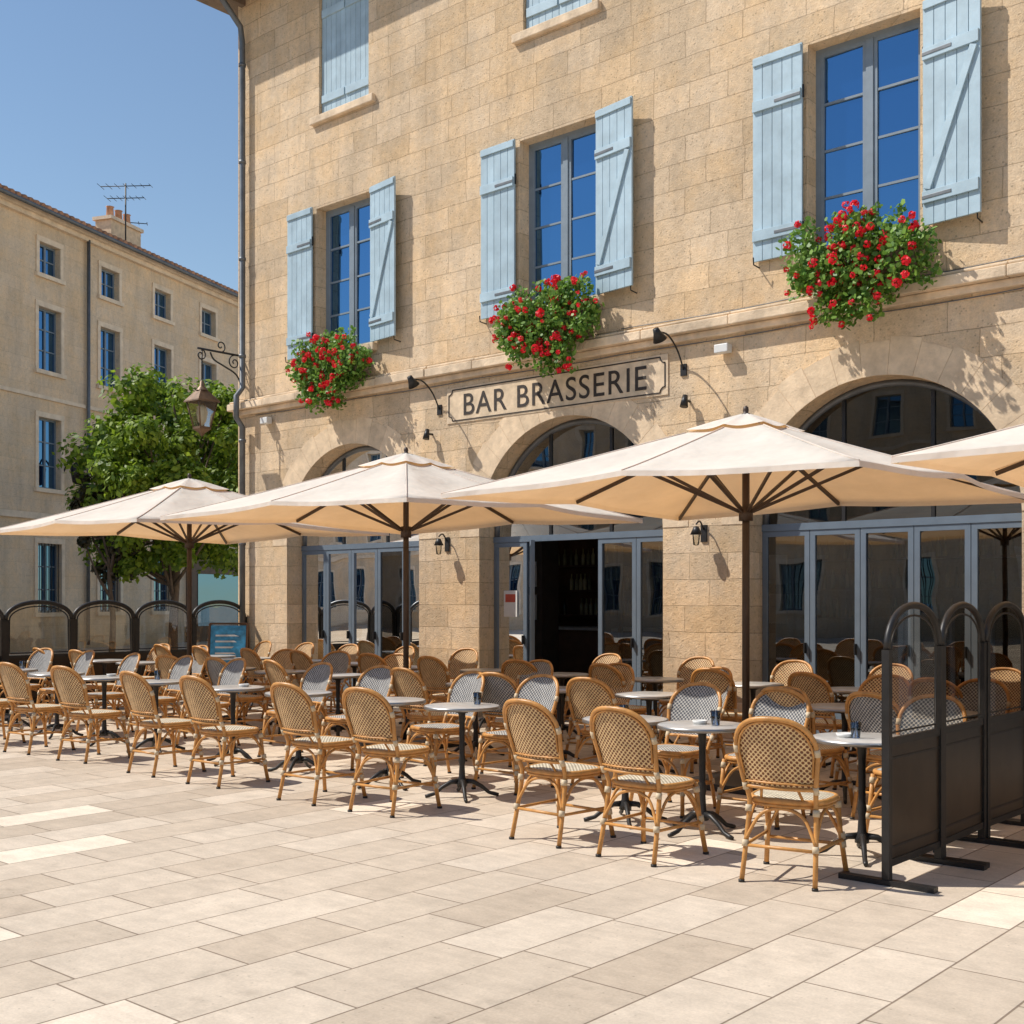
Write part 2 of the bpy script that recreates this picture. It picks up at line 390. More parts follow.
for bi,c in enumerate(bays):
    pts=[(c+(AR)*math.cos(math.pi*i/32),DY+.03,SP+.0+(AR)*math.sin(math.pi*i/32)) for i in range(33)]
    gl.face(pts,'glass_fan')
    arc=[(c+(AR-.035)*math.cos(math.pi*i/32),DY+.03,SP+(AR-.035)*math.sin(math.pi*i/32)) for i in range(33)]
    d.tube(arc,.04,'irongrey',6)
    d.box(c-AR,c+AR,DY-.01,DY+.08,SP-.08,SP,'doorframe')
    for f in (-.5,.5): d.box(c+f-.02,c+f+.02,DY+.01,DY+.05,SP,SP+AR*math.sqrt(1-(f/AR)**2)-.05,'iron')
    lw=.6; z1=SP-.083
    leaves=5
    for j in range(leaves):
        x0=c-AR+j*lw+.004; x1=x0+lw-.008
        openl = (bi==1 and j in(1,2)) or (bi==3 and j==2)
        ty=ru(-.006,.006)
        if not openl:
            d.frame(x0,x1,.02,z1,DY,.06,.05,'doorframe')
            d.box(x0+.06,x1-.06,DY+.01,DY+.04,.082,.34,'doorframe')
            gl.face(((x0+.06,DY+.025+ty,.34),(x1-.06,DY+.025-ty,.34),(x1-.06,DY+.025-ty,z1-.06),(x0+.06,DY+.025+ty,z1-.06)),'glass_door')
            d.box(x1-.05,x1-.035,DY-.05,DY,1.0,1.12,'iron')
        else:
            hinge=x0 if j==1 else x1; sg=1 if j==1 else -1
            mo=d.mat.copy(); mg=gl.mat.copy()
            T=Matrix.Translation((hinge,DY+.05,0))@Matrix.Rotation(sg*math.radians(80 if j==2 else -48),4,'Z')
            d.mat=T; gl.mat=T
            xa,xb=(0,lw-.01) if j==1 else (-lw+.01,0)
            d.frame(xa,xb,.02,z1,0,.062,.05,'doorframe'); d.box(xa+.062,xb-.062,.01,.04,.082,.34,'doorframe')
            gl.face(((xa+.06,.025,.34),(xb-.06,.025,.34),(xb-.06,.025,z1-.06),(xa+.06,.025,z1-.06)),'glass_door')
            d.mat=mo; gl.mat=mg
d.obj('folding_door_frames',B); gl.obj('door_glass_panes',B)
wf=MB(); wg=MB(); sh=MB()
def shutter(mb,hx,z0,z1,wd,side,ang,y,zdiag):
    T=Matrix.Translation((hx,y,0))@Matrix.Rotation(ang*side,4,'Z')
    old=mb.mat; mb.mat=T
    n=5; pw=wd/n
    for i in range(n):
        a=i*pw+.003; b=(i+1)*pw-.003
        if side<0: a,b=-b,-a
        mb.box(a,b,-.03,0,z0,z1,'shutter')
    a,b=(.01,wd-.01) if side>0 else (-wd+.01,-.01)
    zs=[z0+.22,z1-.62]
    for z in zs: mb.box(a,b,-.058,-.031,z,z+.12,'shutter')
    mb.box(a,b,-.05,-.031,z1-.10,z1-.02,'shutter')
    if zdiag:
        zz0,zz1=zs[0]+.12,zs[1]
        xa,xb=(a+.05,b-.05)
        if side>0: p,q=(xa,-.0445,zz0+.02),(xb,-.0445,zz1-.02)
        else: p,q=(xb,-.0445,zz0+.02),(xa,-.0445,zz1-.02)
        mb.bar(p,q,.027,.075,'shutter',up=(0,0,1))
    for z in zs:
        mb.box(a if side>0 else b-.32,a+.32 if side>0 else b,-.064,-.0585,z+.04,z+.075,'irongrey')
    mb.tube([(0,-.01,z0+.2),(0,-.01,z0+.34)],.014,'iron',6); mb.tube([(0,-.01,z1-.6),(0,-.01,z1-.46)],.014,'iron',6)
    mb.mat=old
    mb.tube([(hx+side*(wd-.05),FY,z0-.06),(hx+side*(wd-.05),y-.08,z0-.05),(hx+side*(wd-.05),y-.09,z0+.03)],.009,'iron',5)
for c in wins:
    for (z0,z1,closed) in ((5.42,7.70,False),(9.12,11.0,True)):
        hw=HW if not closed else .57
        if not closed:
            x0,x1=c-hw,c+hw; y=FY+.19
            wf.frame(x0,x1,z0,z1,y,.055,.07,'frame')
            wf.box(c-.04,c+.04,y-.012,y+.05,z0+.055,z1-.055,'frame')
            for s in (0,1):
                a=x0+.055 if s==0 else c+.04; b=c-.04 if s==0 else x1-.055
                wf.frame(a,b,z0+.055,z1-.055,y+.003,.042,.045,'frame')
                zz0,zz1=z0+.1,z1-.1
                for q in (1,2,3):
                    zz=zz0+(zz1-zz0)*q/4
                    wf.box(a+.042,b-.042,y+.01,y+.04,zz-.013,zz+.013,'frame')
                for q in range(4):
                    za=zz0+(zz1-zz0)*q/4; zb=zz0+(zz1-zz0)*(q+1)/4
                    t1,t2=ru(-.005,.005),ru(-.007,.007)
                    wg.face(((a+.035,y+.03+t1,za),(b-.035,y+.03-t1,za),(b-.035,y+.03-t1+t2,zb),(a+.035,y+.03+t1+t2,zb)),'glass_up')
            shutter(sh,c-hw-.03,z0,z1+.02,.62,-1,math.radians(1.5),FY-.045,False)
            shutter(sh,c+hw+.06,z0,z1+.02,.62,1,-math.radians(8),FY-.05,True)
        else:
            for s in (-1,1):
                n=5; pw=(hw-.01)/n
                for i in range(n):
                    a=c+s*(.004+i*pw); b=c+s*(.004+(i+1)*pw-.005)
                    a,b=min(a,b),max(a,b)
                    sh.box(a,b,FY+.05,FY+.08,z0+.01,z1-.01,'shutter')
                a,b=sorted((c+s*.015,c+s*(hw-.03)))
                for z in (z0+.2,z1-.35): sh.box(a,b,FY+.025,FY+.049,z,z+.12,'shutter')
wf.obj('window_frames',B); wg.obj('window_panes',B,recalc=False); sh.obj('shutters',B,bevel=.003)
r=MB()
r.box(XL-.5,XR+.5,FY-.62,FY+.6,11.6,11.68,'soffit')
for i in range(int((XR-XL)/.6)+1):
    x=XL+.1+i*.6; r.box(x,x+.1,FY-.58,FY-.002,11.46,11.597,'soffit')
r.face(((XL-.5,FY-.62,11.68),(XR+.5,FY-.62,11.68),(XR+.5,18,13.4),(XL-.5,18,13.4)),'tile')
r.face(((XL-.5,24.6,11.68),(XR+.5,24.6,11.68),(XR+.5,18,13.4),(XL-.5,18,13.4)),'tile')
for sx in (XL-.5,XR+.5): r.face(((sx,FY-.62,11.68),(sx,24.6,11.68),(sx,18,13.4)),'stone_trim')
n=int((XR-XL+1)/.26)
for i in range(n):
    x=XL-.45+i*.26; r.tube([(x,FY-.66,11.72),(x,15,12.54)],.085,'tile',8)
r.tube([(XL-.5,FY-.70,11.62),(XR+.5,FY-.70,11.62)],.07,'irongrey',10)
r.obj('roof',B)
p=MB()
p.tube([(XL+.3,FY-.66,11.58),(XL+.3,FY-.6,11.4),(XL+.25,FY-.14,11.05),(XL+.25,FY-.1,10.8),(XL+.25,FY-.1,5.1),(XL+.25,FY-.22,4.95),(XL+.25,FY-.22,4.6),(XL+.25,FY-.1,4.45),(XL+.25,FY-.1,.05)],.048,'irongrey',10)
for z in (1,2.5,4.2,5.6,7.2,8.8,10.4): p.tube([(XL+.25,FY-.1,z),(XL+.25,FY-.1,z+.05)],.06,'irongrey',10)
def cable(x0,x1,z,amp):
    pts=[]; n=int((x1-x0)/.35)
    for i in range(n+1):
        x=x0+(x1-x0)*i/n; pts.append((x,FY-.02,z+amp*math.sin(i*.9)*.3-abs(math.sin(i*.45))*amp))
    p.tube(pts,.006,'irongrey',5)
cable(XL+.5,XR,4.635,.015); cable(-8.6,-3.0,4.95,.02)
p.obj('drainpipe_and_cables',B)
it=MB()
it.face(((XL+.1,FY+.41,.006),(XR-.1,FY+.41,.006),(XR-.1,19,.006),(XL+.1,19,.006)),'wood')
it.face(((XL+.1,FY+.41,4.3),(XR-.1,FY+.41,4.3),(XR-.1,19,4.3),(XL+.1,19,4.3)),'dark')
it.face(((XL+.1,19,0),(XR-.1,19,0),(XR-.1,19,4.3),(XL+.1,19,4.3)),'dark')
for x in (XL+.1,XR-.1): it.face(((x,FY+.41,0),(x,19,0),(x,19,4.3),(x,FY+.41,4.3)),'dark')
it.box(-14.5,-8.5,15.6,16.2,0.01,1.1,'wood'); it.box(-14.6,-8.4,15.5,16.3,1.103,1.15,'marble')
for z in (1.3,1.75,2.2): it.box(-15.5,-5.5,17.0,17.35,z,z+.03,'wood')
it.box(-15.6,-5.4,17.36,17.42,.01,2.9,'wood')
M['bottle']=basic('bottles',(.28,.27,.16),.1,var=.5,scale=3,island=.8)
for z in (1.33,1.78,2.23):
    x=-15.4
    while x<-5.6:
        if R()<.8: it.lathe([(.035,0),(.035,.18),(.013,.23),(.013,.3),(0,.3)],'bottle',8,(x,17.15,z))
        x+=ru(.09,.16)
for k in range(5):
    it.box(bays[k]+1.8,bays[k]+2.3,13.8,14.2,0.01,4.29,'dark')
    for z in (1.3,1.8): it.box(bays[k]+1.9,bays[k]+2.2,13.775,13.797,z,z+.38,'white')
it.obj('interior',B)
# ---------------------------------------------------------------- sign
S=empty('bar_brasserie_sign',(-9.76,FY,4.31))
q=MB(); q.box(-1.84,1.84,-.014,-.002,-.245,.245,'plaque'); q.obj('plaque',S)
q=MB()
def ln(a,b,w=.016): q.bar((a[0],-.018,a[1]),(b[0],-.018,b[1]),.005,w,'paintdark',up=(0,0,1) if abs(a[1]-b[1])<1e-6 else (1,0,0))
hx,hz,n_=1.80,.215,.07
ln((-hx+n_,hz),(hx-n_,hz)); ln((-hx+n_,-hz),(hx-n_,-hz)); ln((-hx,-hz+n_),(-hx,hz-n_)); ln((hx,-hz+n_),(hx,hz-n_))
for sx in (-1,1):
    for sz in (-1,1):
        cx,cz=sx*hx,sz*hz
        arc=[(cx-sx*n_*math.cos(a),-.018,cz-sz*n_*math.sin(a)) for a in [math.pi/2*i/6 for i in range(7)]]
        q.tube(arc,.008,'paintdark',6)
q.obj('border',S)
cu=bpy.data.curves.new('lettering','FONT'); cu.body='BAR BRASSERIE'; cu.size=.42; cu.extrude=.002; cu.align_x='CENTER'; cu.space_character=1.10; cu.offset=.001
cu.materials.append(M['paintdark'])
to=bpy.data.objects.new('lettering',cu); COL.objects.link(to); to.rotation_euler=(math.pi/2,0,0)
bpy.context.view_layer.update()
dx,dy=to.dimensions.x,to.dimensions.y
to.scale=(3.05/dx,.30/dy,1); to.parent=S; to.location=(0,-.018,-.15)

# ---------------------------------------------------------------- wall fittings
def spot(x,z):
    m=MB()
    m.tube(crom([(0,-.01,0),(0,-.15,.22),(0,-.35,.36),(0,-.55,.36)],5),.011,'iron',6)
    m.box(-.04,.04,-.02,0,-.07,.07,'iron')
    m.mat=Matrix.Translation((0,-.57,.35))@Matrix.Rotation(math.radians(38),4,'X')
    m.lathe([(0,.05),(.035,.05),(.045,0),(.085,-.10),(.08,-.10),(.02,-.02)],'iron',16)
    m.obj('wall_spotlight',loc=(x,FY,z))
spot(-11.75,4.28); spot(-7.7,4.33)
for x,z,k in ((-7.12,4.49,'white'),(-15.6,4.5,'white')):
    m=MB(); m.box(-.09,.09,-.14,-.03,-.05,.05,k); m.box(-.03,.03,-.03,0,-.03,.03,'iron'); m.obj('security_floodlight',loc=(x,FY,z),bevel=.01)
for x,z in ((-7.62,3.95),(-11.9,3.95)):
    m=MB(); m.tube([(0,0,0),(0,-.08,0),(0,-.1,.03)],.015,'iron'); m.tube([(0,-.1,.06),(0,-.13,-.08)],[.03,.05],'iron',12); m.obj('wall_downlight',loc=(x,FY,z))
for c in (-7.42,-11.6):
    m=MB()
    m.box(-.04,.04,-.02,0,-.1,.1,'iron'); m.tube(crom([(0,-.02,.05),(0,-.1,.14),(0,-.18,.1)],4),.01,'iron',6)
    m.lathe([(0,.10),(.03,.09),(.07,0),(.065,0),(0,.05)],'iron',12,(0,-.18,-.02)); m.lathe([(.045,0),(.035,-.12),(0,-.13)],'glass_lamp',12,(0,-.18,-.02))
    m.obj('wall_sconce',loc=(c,FY,2.38))

# ---------------------------------------------------------------- bracket lantern
L=MB()
L.tube([(0,0,-.05),(0,0,.62)],.022,'iron'); 
L.tube([(0,0,.5),(0,-.86,.5)],.018,'iron')
L.tube(crom([(0,0,.0),(0,-.12,.18),(0,-.35,.28),(0,-.55,.36),(0,-.62,.47)],6),.014,'iron',6)
def spiral(cy,cz,r0,turn,a0,sg=1):
    return [(0,cy+(r0*(1-i/30*.85))*math.cos(a0+sg*turn*2*math.pi*i/30),cz+(r0*(1-i/30*.85))*math.sin(a0+sg*turn*2*math.pi*i/30)) for i in range(31)]
L.tube(spiral(-.15,.37,.12,1.4,math.pi/2),.011,'iron',6)
L.tube(spiral(-.80,.40,.10,1.3,math.pi/2,-1),.011,'iron',6)
L.tube(spiral(-.42,.60,.10,1.2,-math.pi/2),.011,'iron',6)
L.tube([(0,-.78,.5),(0,-.78,.0)],.012,'iron')
lc=(0,-.78,-.80)
M['brass']=basic('lantern_bronze',(.16,.10,.06),.5,metal=.4,var=.3,scale=12)
M['lampglobe']=basic('lantern_opal_glass',(.75,.70,.58),.3,var=.05)
L.mat=Matrix.Translation(lc)@Matrix.Rotation(math.radians(45),4,'Z')@Matrix.Diagonal((1.1,1.1,1.2,1))
L.lathe([(0,.66),(.03,.64),(.04,.58),(.07,.55),(.09,.52)],'brass',12)
L.lathe([(.09,.52),(.26,.38),(.27,.36),(.22,.36)],'brass',4,smooth=False)
L.lathe([(.22,.36),(.12,0.02)],'glass_lamp',4,smooth=False)
for j in range(4):
    a=math.pi/2*j; L.tube([(.22*math.cos(a),.22*math.sin(a),.36),(.12*math.cos(a),.12*math.sin(a),.02)],.012,'brass',5)
L.lathe([(.135,.03),(.135,.0),(.05,-.05),(.02,-.09),(0,-.1)],'brass',4,smooth=False)
L.lathe([(0,.33),(.06,.30),(.085,.22),(.06,.10),(0,.04)],'lampglobe',12)
L.obj('wall_lantern',loc=(-16.36,FY,5.16))

# ---------------------------------------------------------------- geranium boxes
def geranium(c,seed):
    random.seed(seed); m=MB()
    def leaf(p,s,k,nrm=None):
        n=Vector((ru(-1,1),ru(-1.2,.2),ru(-.3,1))) if nrm is None else nrm
        n.normalize(); a=n.orthogonal().normalized(); a=Quaternion(n,ru(0,6.28))@a; b=n.cross(a)
        p=Vector(p)
        m.face([p+a*s,p+(a*.3+b)*s*.8,p+(-a*.8+b*.5)*s,p+(-a*.8-b*.5)*s,p+(a*.3-b)*s*.8],k)
    m.box(-.60,.60,-.28,-.08,-.28,-.06,'soffit')
    lobes=[]
    for i in range(50):
        x=ru(-.66,.66); lobes.append((x,ru(-.42,-.14),ru(-.42,.20)*(1-.3*abs(x)),ru(.11,.20)))
    lobes+= [(ru(-.48,.42),ru(-.42,-.25),ru(-.70,-.42),ru(.09,.15)) for _ in range(15)]
    lobes+= [(ru(-.60,.60),ru(-.3,-.15),ru(.20,.36),ru(.06,.11)) for _ in range(10)]
    lobes+= [(-.74,-.28,-.12,.10),(.74,-.28,-.05,.11),(-.70,-.28,-.34,.09),(.2,-.3,-.74,.07),(ru(-.5,.5),-.3,-.78,.06)]
    for (x,y,z,r) in lobes:
        for _ in range(int(1500*r*r*4.6)):
            d_=Vector((ru(-1,1),ru(-1,1),ru(-1,1)))
            if d_.length>1: continue
            d_=d_.normalized()*(.55+.65*R()); leaf((x+d_.x*r,min(y+d_.y*r,-.01),z+d_.z*r),ru(.018,.038),'gleaf')
    for _ in range(112):
        x,y,z,r=random.choice(lobes); d_=Vector((ru(-1,1),ru(-1.6,-.1),ru(-.6,1.1))).normalized()
        p=Vector((x,y,z))+d_*(r+ru(.02,.10)); fr=ru(.026,.052)
        m.tube([Vector((x,y,z)),p],.003,'gleaf',4)
        for _ in range(26):
            e=Vector((ru(-1,1),ru(-1,1),ru(-1,1))).normalized(); leaf(p+e*fr*.85,fr*.42,'petal',e+Vector((ru(-.5,.5),ru(-.5,.5),ru(-.5,.5))))
    m.obj('geranium_window_box',loc=(c,FY-.06,5.26),recalc=False)
for i,c in enumerate(wins): geranium(c+.10,31+i)
random.seed(21)

# ---------------------------------------------------------------- umbrellas
def make_umbrella():
    S_=3.70/2; pk=3.17
    cm=MB()
    ND=64; RB=8
    dirs=[]
    for j in range(ND):
        a=2*math.pi*j/ND; cx,cy=math.cos(a),math.sin(a); k=1/max(abs(cx),abs(cy)); dirs.append((cx*k,cy*k))
    def zat(r,j):
        rib=j%RB/RB; sag=math.sin(math.pi*rib)
        dist=math.hypot(*dirs[j])
        zr=2.56-(dist-1)*.16
        base=zr+(pk-zr)*((1-r)**1.05)
        return base-.06*sag*r*(1.25-r)*2
    NR=12
    def xy(j,r):
        rib=j%RB/RB; inn=1-.018*math.sin(math.pi*rib)*r
        return dirs[j][0]*S_*r*inn,dirs[j][1]*S_*r*inn
    idx=[[cm.addv((*xy(j,r),zat(r,j))) for j in range(ND)] for r in [.09+.91*i/NR for i in range(NR+1)]]
    for A,Bq in zip(idx,idx[1:]):
        for j in range(ND):
            cm.f.append([A[j],A[(j+1)%ND],Bq[(j+1)%ND],Bq[j]]); cm.m.append(cm.mi('canvas')); cm.sm.append(True)
    low=[cm.addv((xy(j,1)[0]*1.002,xy(j,1)[1]*1.002,zat(1,j)-.04)) for j in range(ND)]
    for j in range(ND):
        cm.f.append([idx[-1][j],idx[-1][(j+1)%ND],low[(j+1)%ND],low[j]]); cm.m.append(0); cm.sm.append(False)
    cap=[[cm.addv((dirs[j][0]*S_*r,dirs[j][1]*S_*r,zat(r,j)+.03+(.01 if r<.15 else 0))) for j in range(ND)] for r in (.01,.1,.2)]
    for A,Bq in zip(cap,cap[1:]):
        for j in range(ND):
            cm.f.append([A[j],A[(j+1)%ND],Bq[(j+1)%ND],Bq[j]]); cm.m.append(0); cm.sm.append(True)
    for j in range(0,ND,RB):
        cm.tube([(*xy(j,r),zat(r,j)+.003) for r in [.2+.8*i/8 for i in range(9)]],.006,'canvas',5)
    fr=MB()
    fr.tube([(0,0,.05),(0,0,3.16)],.032,'mastwood',12)
    fr.lathe([(0,3.27),(.02,3.26),(.026,3.23),(.02,3.21),(.05,3.19),(.05,3.17)],'mastwood',12)
    fr.tube([(0,0,2.28),(0,0,2.40)],.06,'mastwood',12); fr.tube([(0,0,3.02),(0,0,3.12)],.07,'mastwood',12)
    for j in range(0,ND,RB):
        d0=dirs[j]; L=math.hypot(*d0); ux,uy=d0[0]/L,d0[1]/L
        P=lambda r:(d0[0]*S_*r,d0[1]*S_*r,zat(r,j)-.03)
        fr.bar(P(.03),P(.985),.022,.032,'mastwood')
        rr=.52 if L<1.1 else .45
        fr.bar((ux*.06,uy*.06,2.36),P(rr),.018,.028,'mastwood')
    fr.tube([(0,0,.05),(0,0,.42)],.042,'iron',12)
    fr.box(-.42,.42,-.42,.42,.0,.06,'iron')
    return cm.mesh('umbrella_canopy'),fr.mesh('umbrella_frame')
um_c,um_f=make_umbrella()
for x,rz in ((-5.17,0.01),(-9.36,.02),(-13.45,-.02),(-1.24,.01)):
    e=empty('patio_umbrella',(x,9.03,0),rz)
    inst('canopy',um_c,(0,0,0),0,e); inst('frame',um_f,(0,0,0),0,e)

# ---------------------------------------------------------------- chairs
def make_chair(kind):
    m=MB(); bw_,sw_=('wb_honey','ws_cream') if kind==0 else ('wb_grey','ws_grey')
    W0=.225; ZC=.72; ZT=.92
    def yb(x,z):
        base=-.185-(z-.45)*.36 if z>.45 else -.185-(.45-z)*.10
        return base-(.05*(1-(x/W0)**2) if z>.45 else 0)*min(1,(z-.45)/.08 if z>.45 else 0)
    def wz(z):
        if z<=ZC: return .186+(W0-.186)*max(0,(z-.45))/(ZC-.45)
        return W0*(max(0,1-((z-ZC)/(ZT-ZC))**2.5))**(1/2.5)
    side=[(-.205,-.265,0),(-.192,-.20,.30)]+[(-wz(z),yb(-wz(z),z),z) for z in (.45,.54,.63,.70)]
    top=[]
    for i in range(13):
        a=math.pi*i/12; cx=-math.cos(a); x=W0*math.copysign(abs(cx)**.8,cx); z=ZC+(ZT-ZC)*(math.sin(a)**.8)
        top.append((x,yb(x,z),z))
    hoop=side+top+[(-x,y,z) for x,y,z in side[::-1]]
    m.tube(crom(hoop,2),.0145,'cane',8)
    nz,nx=14,12; g_=[]
    for i in range(nz+1):
        z=.535+(ZT-.006-.535)*(1-(1-i/nz)**1.5)
        g_.append([m.addv((wz(z)*s_*.985,yb(wz(z)*s_,z)+.002,z)) for s_ in [(-1+2*j/nx) for j in range(nx+1)]])
    for i in range(nz):
        for j in range(nx):
            m.f.append([g_[i][j],g_[i][j+1],g_[i+1][j+1],g_[i+1][j]]); m.m.append(m.mi(bw_)); m.sm.append(True)
    m.tube([(wz(.53)*s_,yb(wz(.53)*s_,.53),.53) for s_ in [(-1+2*j/8) for j in range(9)]],.011,'cane',8)
    m.tube([(wz(.56)*s_,yb(wz(.56)*s_,.56)-.004,.56) for s_ in [(-1+2*j/8) for j in range(9)]],.006,'cane',6)
    inn=[]
    for x,y,z in [(-wz(.6),0,.6)]+top+[(wz(.6),0,.6)]:
        x*=.92; z=z-.018*(1 if z>.75 else 0); inn.append((x,yb(x,z)-.006,z))
    m.tube(inn,.006,'cane',6)
    m.tube([(-.12,-.185,.45),(-.1,-.235,.53)],.008,'cane',6); m.tube([(.12,-.185,.45),(.1,-.235,.53)],.008,'cane',6)
    ring=[]
    for i in range(28):
        a=2*math.pi*i/28; cx,cy=math.cos(a),math.sin(a)
        x=.217*math.copysign(abs(cx)**.62,cx); y=.2*math.copysign(abs(cy)**.62,cy); x*=1+.06*(y/.2)
        ring.append((x,y,.45))
    m.tube(ring,.017,'cane',8,closed=True)
    m.tube([(x*.97,y*.97,.425) for x,y,z in ring],.011,'cane',6,closed=True)
    rr=[[m.addv((x*k,y*k,.462+.010*(1-k*k))) for x,y,z in ring] for k in (1.05,.95,.7,.35,.01)]
    rr[0]=[m.addv((x*1.06,y*1.06,.448)) for x,y,z in ring]
    for A,Bq in zip(rr,rr[1:]):
        for j in range(28): m.f.append([A[j],A[(j+1)%28],Bq[(j+1)%28],Bq[j]]); m.m.append(m.mi(sw_)); m.sm.append(True)
    for s_ in (-1,1):
        m.tube([(s_*.235,.235,0),(s_*.21,.195,.25),(s_*.2,.175,.44)],.0155,'cane',8)
    LF=lambda z,s_:(s_*(.235-.035*z/.44),.235-.06*z/.44,z)
    LB=lambda z,s_:(s_*(.205-.017*z/.45),-.265+.08*z/.45,z)
    m.tube([LF(.17,-1),LF(.17,1)],.010,'cane',6); m.tube([LB(.20,-1),LB(.20,1)],.010,'cane',6)
    for s_ in (-1,1): m.tube([LF(.20,s_),LB(.20,s_)],.010,'cane',6)
    m.tube(crom([LF(.2,-1),(-.13,.19,.36),(0,.185,.41),(.13,.19,.36),LF(.2,1)],5),.010,'cane',6)
    m.tube(crom([LB(.23,-1),(-.12,-.195,.37),(0,-.19,.41),(.12,-.195,.37),LB(.23,1)],5),.010,'cane',6)
    for s_ in (-1,1):
        m.tube(crom([LF(.23,s_),(s_*.205,.12,.37),(s_*.2,0,.41),(s_*.195,-.12,.37),LB(.23,s_)],5),.010,'cane',6)
        for F,zz in ((LF,(.17,.22,.40)),(LB,(.21,.40))):
            for z in zz: m.tube([F(z-.018,s_),F(z+.018,s_)],.0195,'bind',8)
        for z in (.53,.74):
            x=wz(z)*s_; m.tube([(x,yb(x,z-.02),z-.02),(x,yb(x,z+.02),z+.02)],.0175,'bind',8)
        m.tube([(s_*.2050,-.2652,0),(s_*.205,-.265,.015)],.018,'iron',8); m.tube([(s_*.235,.235,0),(s_*.235,.235,.015)],.019,'iron',8)
    return m.mesh('bistro_chair_mesh')
chairs=[make_chair(0),make_chair(1)]
def chair(x,y,rot,k,sc=1.02):
    inst('bistro_chair',chairs[k],(x,y,0),rot,sc=sc)
def make_table():
    m=MB()
    m.lathe([(0,.745),(.30,.745),(.305,.742),(.305,.72),(0,.72)],'marble',36)
    m.lathe([(.3065,.743),(.311,.743),(.311,.718),(.3065,.718)],'rim',36)
    m.lathe([(.10,.718),(.10,.705),(.03,.68),(.024,.6),(.022,.35),(.03,.30),(.022,.26),(.028,.16),(.045,.12),(.045,.09),(0,.09)],'iron',14)
    for j in range(4):
        a=math.pi/4+math.pi/2*j; c,s=math.cos(a),math.sin(a)
        m.tube([Vector((c*r_,s*r_,z)) for r_,z in [(.03,.13),(.09,.125),(.16,.085),(.22,.035),(.27,.02),(.30,.014)]],[.022,.02,.017,.015,.016,.013],'iron',8)
    return m.mesh('bistro_table_mesh')
tb=make_table()
M['glassware']=glassmat('glassware',1.5,.05,'t',(.9,.92,.93))
def cup():
    m=MB(); m.lathe([(0,.004),(.028,.004),(.035,.10),(.033,.10),(.026,.01),(0,.01)],'glassware',14); return m.mesh('glass')
def ash():
    m=MB(); m.lathe([(0,.0),(.045,.0),(.055,.025),(.047,.025),(.04,.008),(0,.008)],'white',16); return m.mesh('ashtray')
cupm,ashm=cup(),ash()
front=[(-3.26,-3.23),(-4.24,-4.36),(-4.97,-5.06),(-6.64,-6.67),(-7.42,-7.50),(-8.70,-8.75),(-9.66,-9.72),(-11.0,-11.1),(-12.05,-12.1),(-13.1,-13.2),(-14.2,-14.3),(-15.25,-15.3)]
for n_i,(x,xt) in enumerate(front):
    j=lambda s:ru(-s,s)
    chair(x+j(.02),6.24+j(.04),math.radians(8 if n_i<1 else 2)+j(.12),0,1.03)
    inst('bistro_table',tb,(xt+.03+j(.03),7.02,0),j(.5))
    chair(xt+.05+j(.06),7.66+j(.05),math.pi+j(.2),1)
    if R()<.7: inst('ashtray',ashm,(xt+j(.1),7.05+j(.1),.7455))
    if R()<.4: inst('drinking_glass',cupm,(xt+j(.12),7.05+j(.12),.7455))
row2=[-3.5,-4.25,-6.15,-7.2,-8.3,-10.45,-11.5,-12.5,-14.6,-15.5]
for i,x in enumerate(row2):
    chair(x+ru(-.06,.06),8.42+ru(-.05,.05),ru(-.22,.22),0 if i%3 else 1)
    inst('bistro_table',tb,(x,9.0,0),ru(-.5,.5))
    chair(x+ru(-.06,.06),9.62+ru(-.05,.05),math.pi+ru(-.2,.2),0 if i%2 else 1)
row3=[-3.9,-5.0,-6.1,-7.3,-8.6,-9.8,-10.9,-12.2,-13.3,-14.4,-15.4]
for i,x in enumerate(row3):
    chair(x+ru(-.05,.05),10.22+ru(-.03,.03),ru(-.2,.2),0)
    inst('bistro_table',tb,(x,10.8,0),ru(-.5,.5))
    if abs(x+9.8)>.5: chair(x+ru(-.05,.05),11.36,math.pi+ru(-.14,.14),0)
for x in (-4.2,-8.4,-12.9):
    inst('bistro_table',tb,(x,14.4,0.006)); chair(x-.6,14.4,-math.pi/2,0); chair(x+.6,14.4,math.pi/2,0)

# ---------------------------------------------------------------- windscreens
M['panel']=basic('windscreen_panel_metal',(.04,.029,.021),.32,metal=.4,var=.35,scale=3)
def make_screen(wd,th=1.0):
    m=MB(); h=1.32; H=1.57; a_=.02*th
    m.box(-a_,a_,-a_,a_,.03,h,'iron'); m.box(-a_,a_,wd-a_,wd+a_,.03,h,'iron')
    arch=[(0,wd/2-wd/2*math.cos(a),h+(H-h)*math.sin(a)**.9) for a in [math.pi*i/20 for i in range(21)]]
    m.tube(arch,.019*th,'iron',8)
    inner=[(0,wd/2-(wd/2-.055)*math.cos(a),h-.01+(H-h-.05)*math.sin(a)**.9) for a in [math.pi*i/20 for i in range(21)]]
    m.box(-.016,.016,.02,wd-.02,.10,.14,'iron'); m.box(-.016,.016,.02,wd-.02,.78,.82,'iron')
    m.box(-.008,.008,.02,wd-.02,.14,.78,'panel')
    m.box(-.012,.012,.02,wd-.02,.70,.712,'iron'); m.box(-.012,.012,.02,wd-.02,.2,.212,'iron')
    m.face([(0,.02,.82),(0,wd-.02,.82)]+[(0,y,z-.0) for _,y,z in arch[::-1]],'glass_screen')
    m.tube([(0,.055,.85)]+inner+[(0,wd-.055,.85)],.006*th,'iron',6,closed=True)
    for y in (.0,wd):
        m.box(-.28,.28,y-.03,y+.03,.0,.03,'iron')
    return m.mesh('windscreen_mesh')
s1=make_screen(.74,1.1); s2=make_screen(.98,1.7)
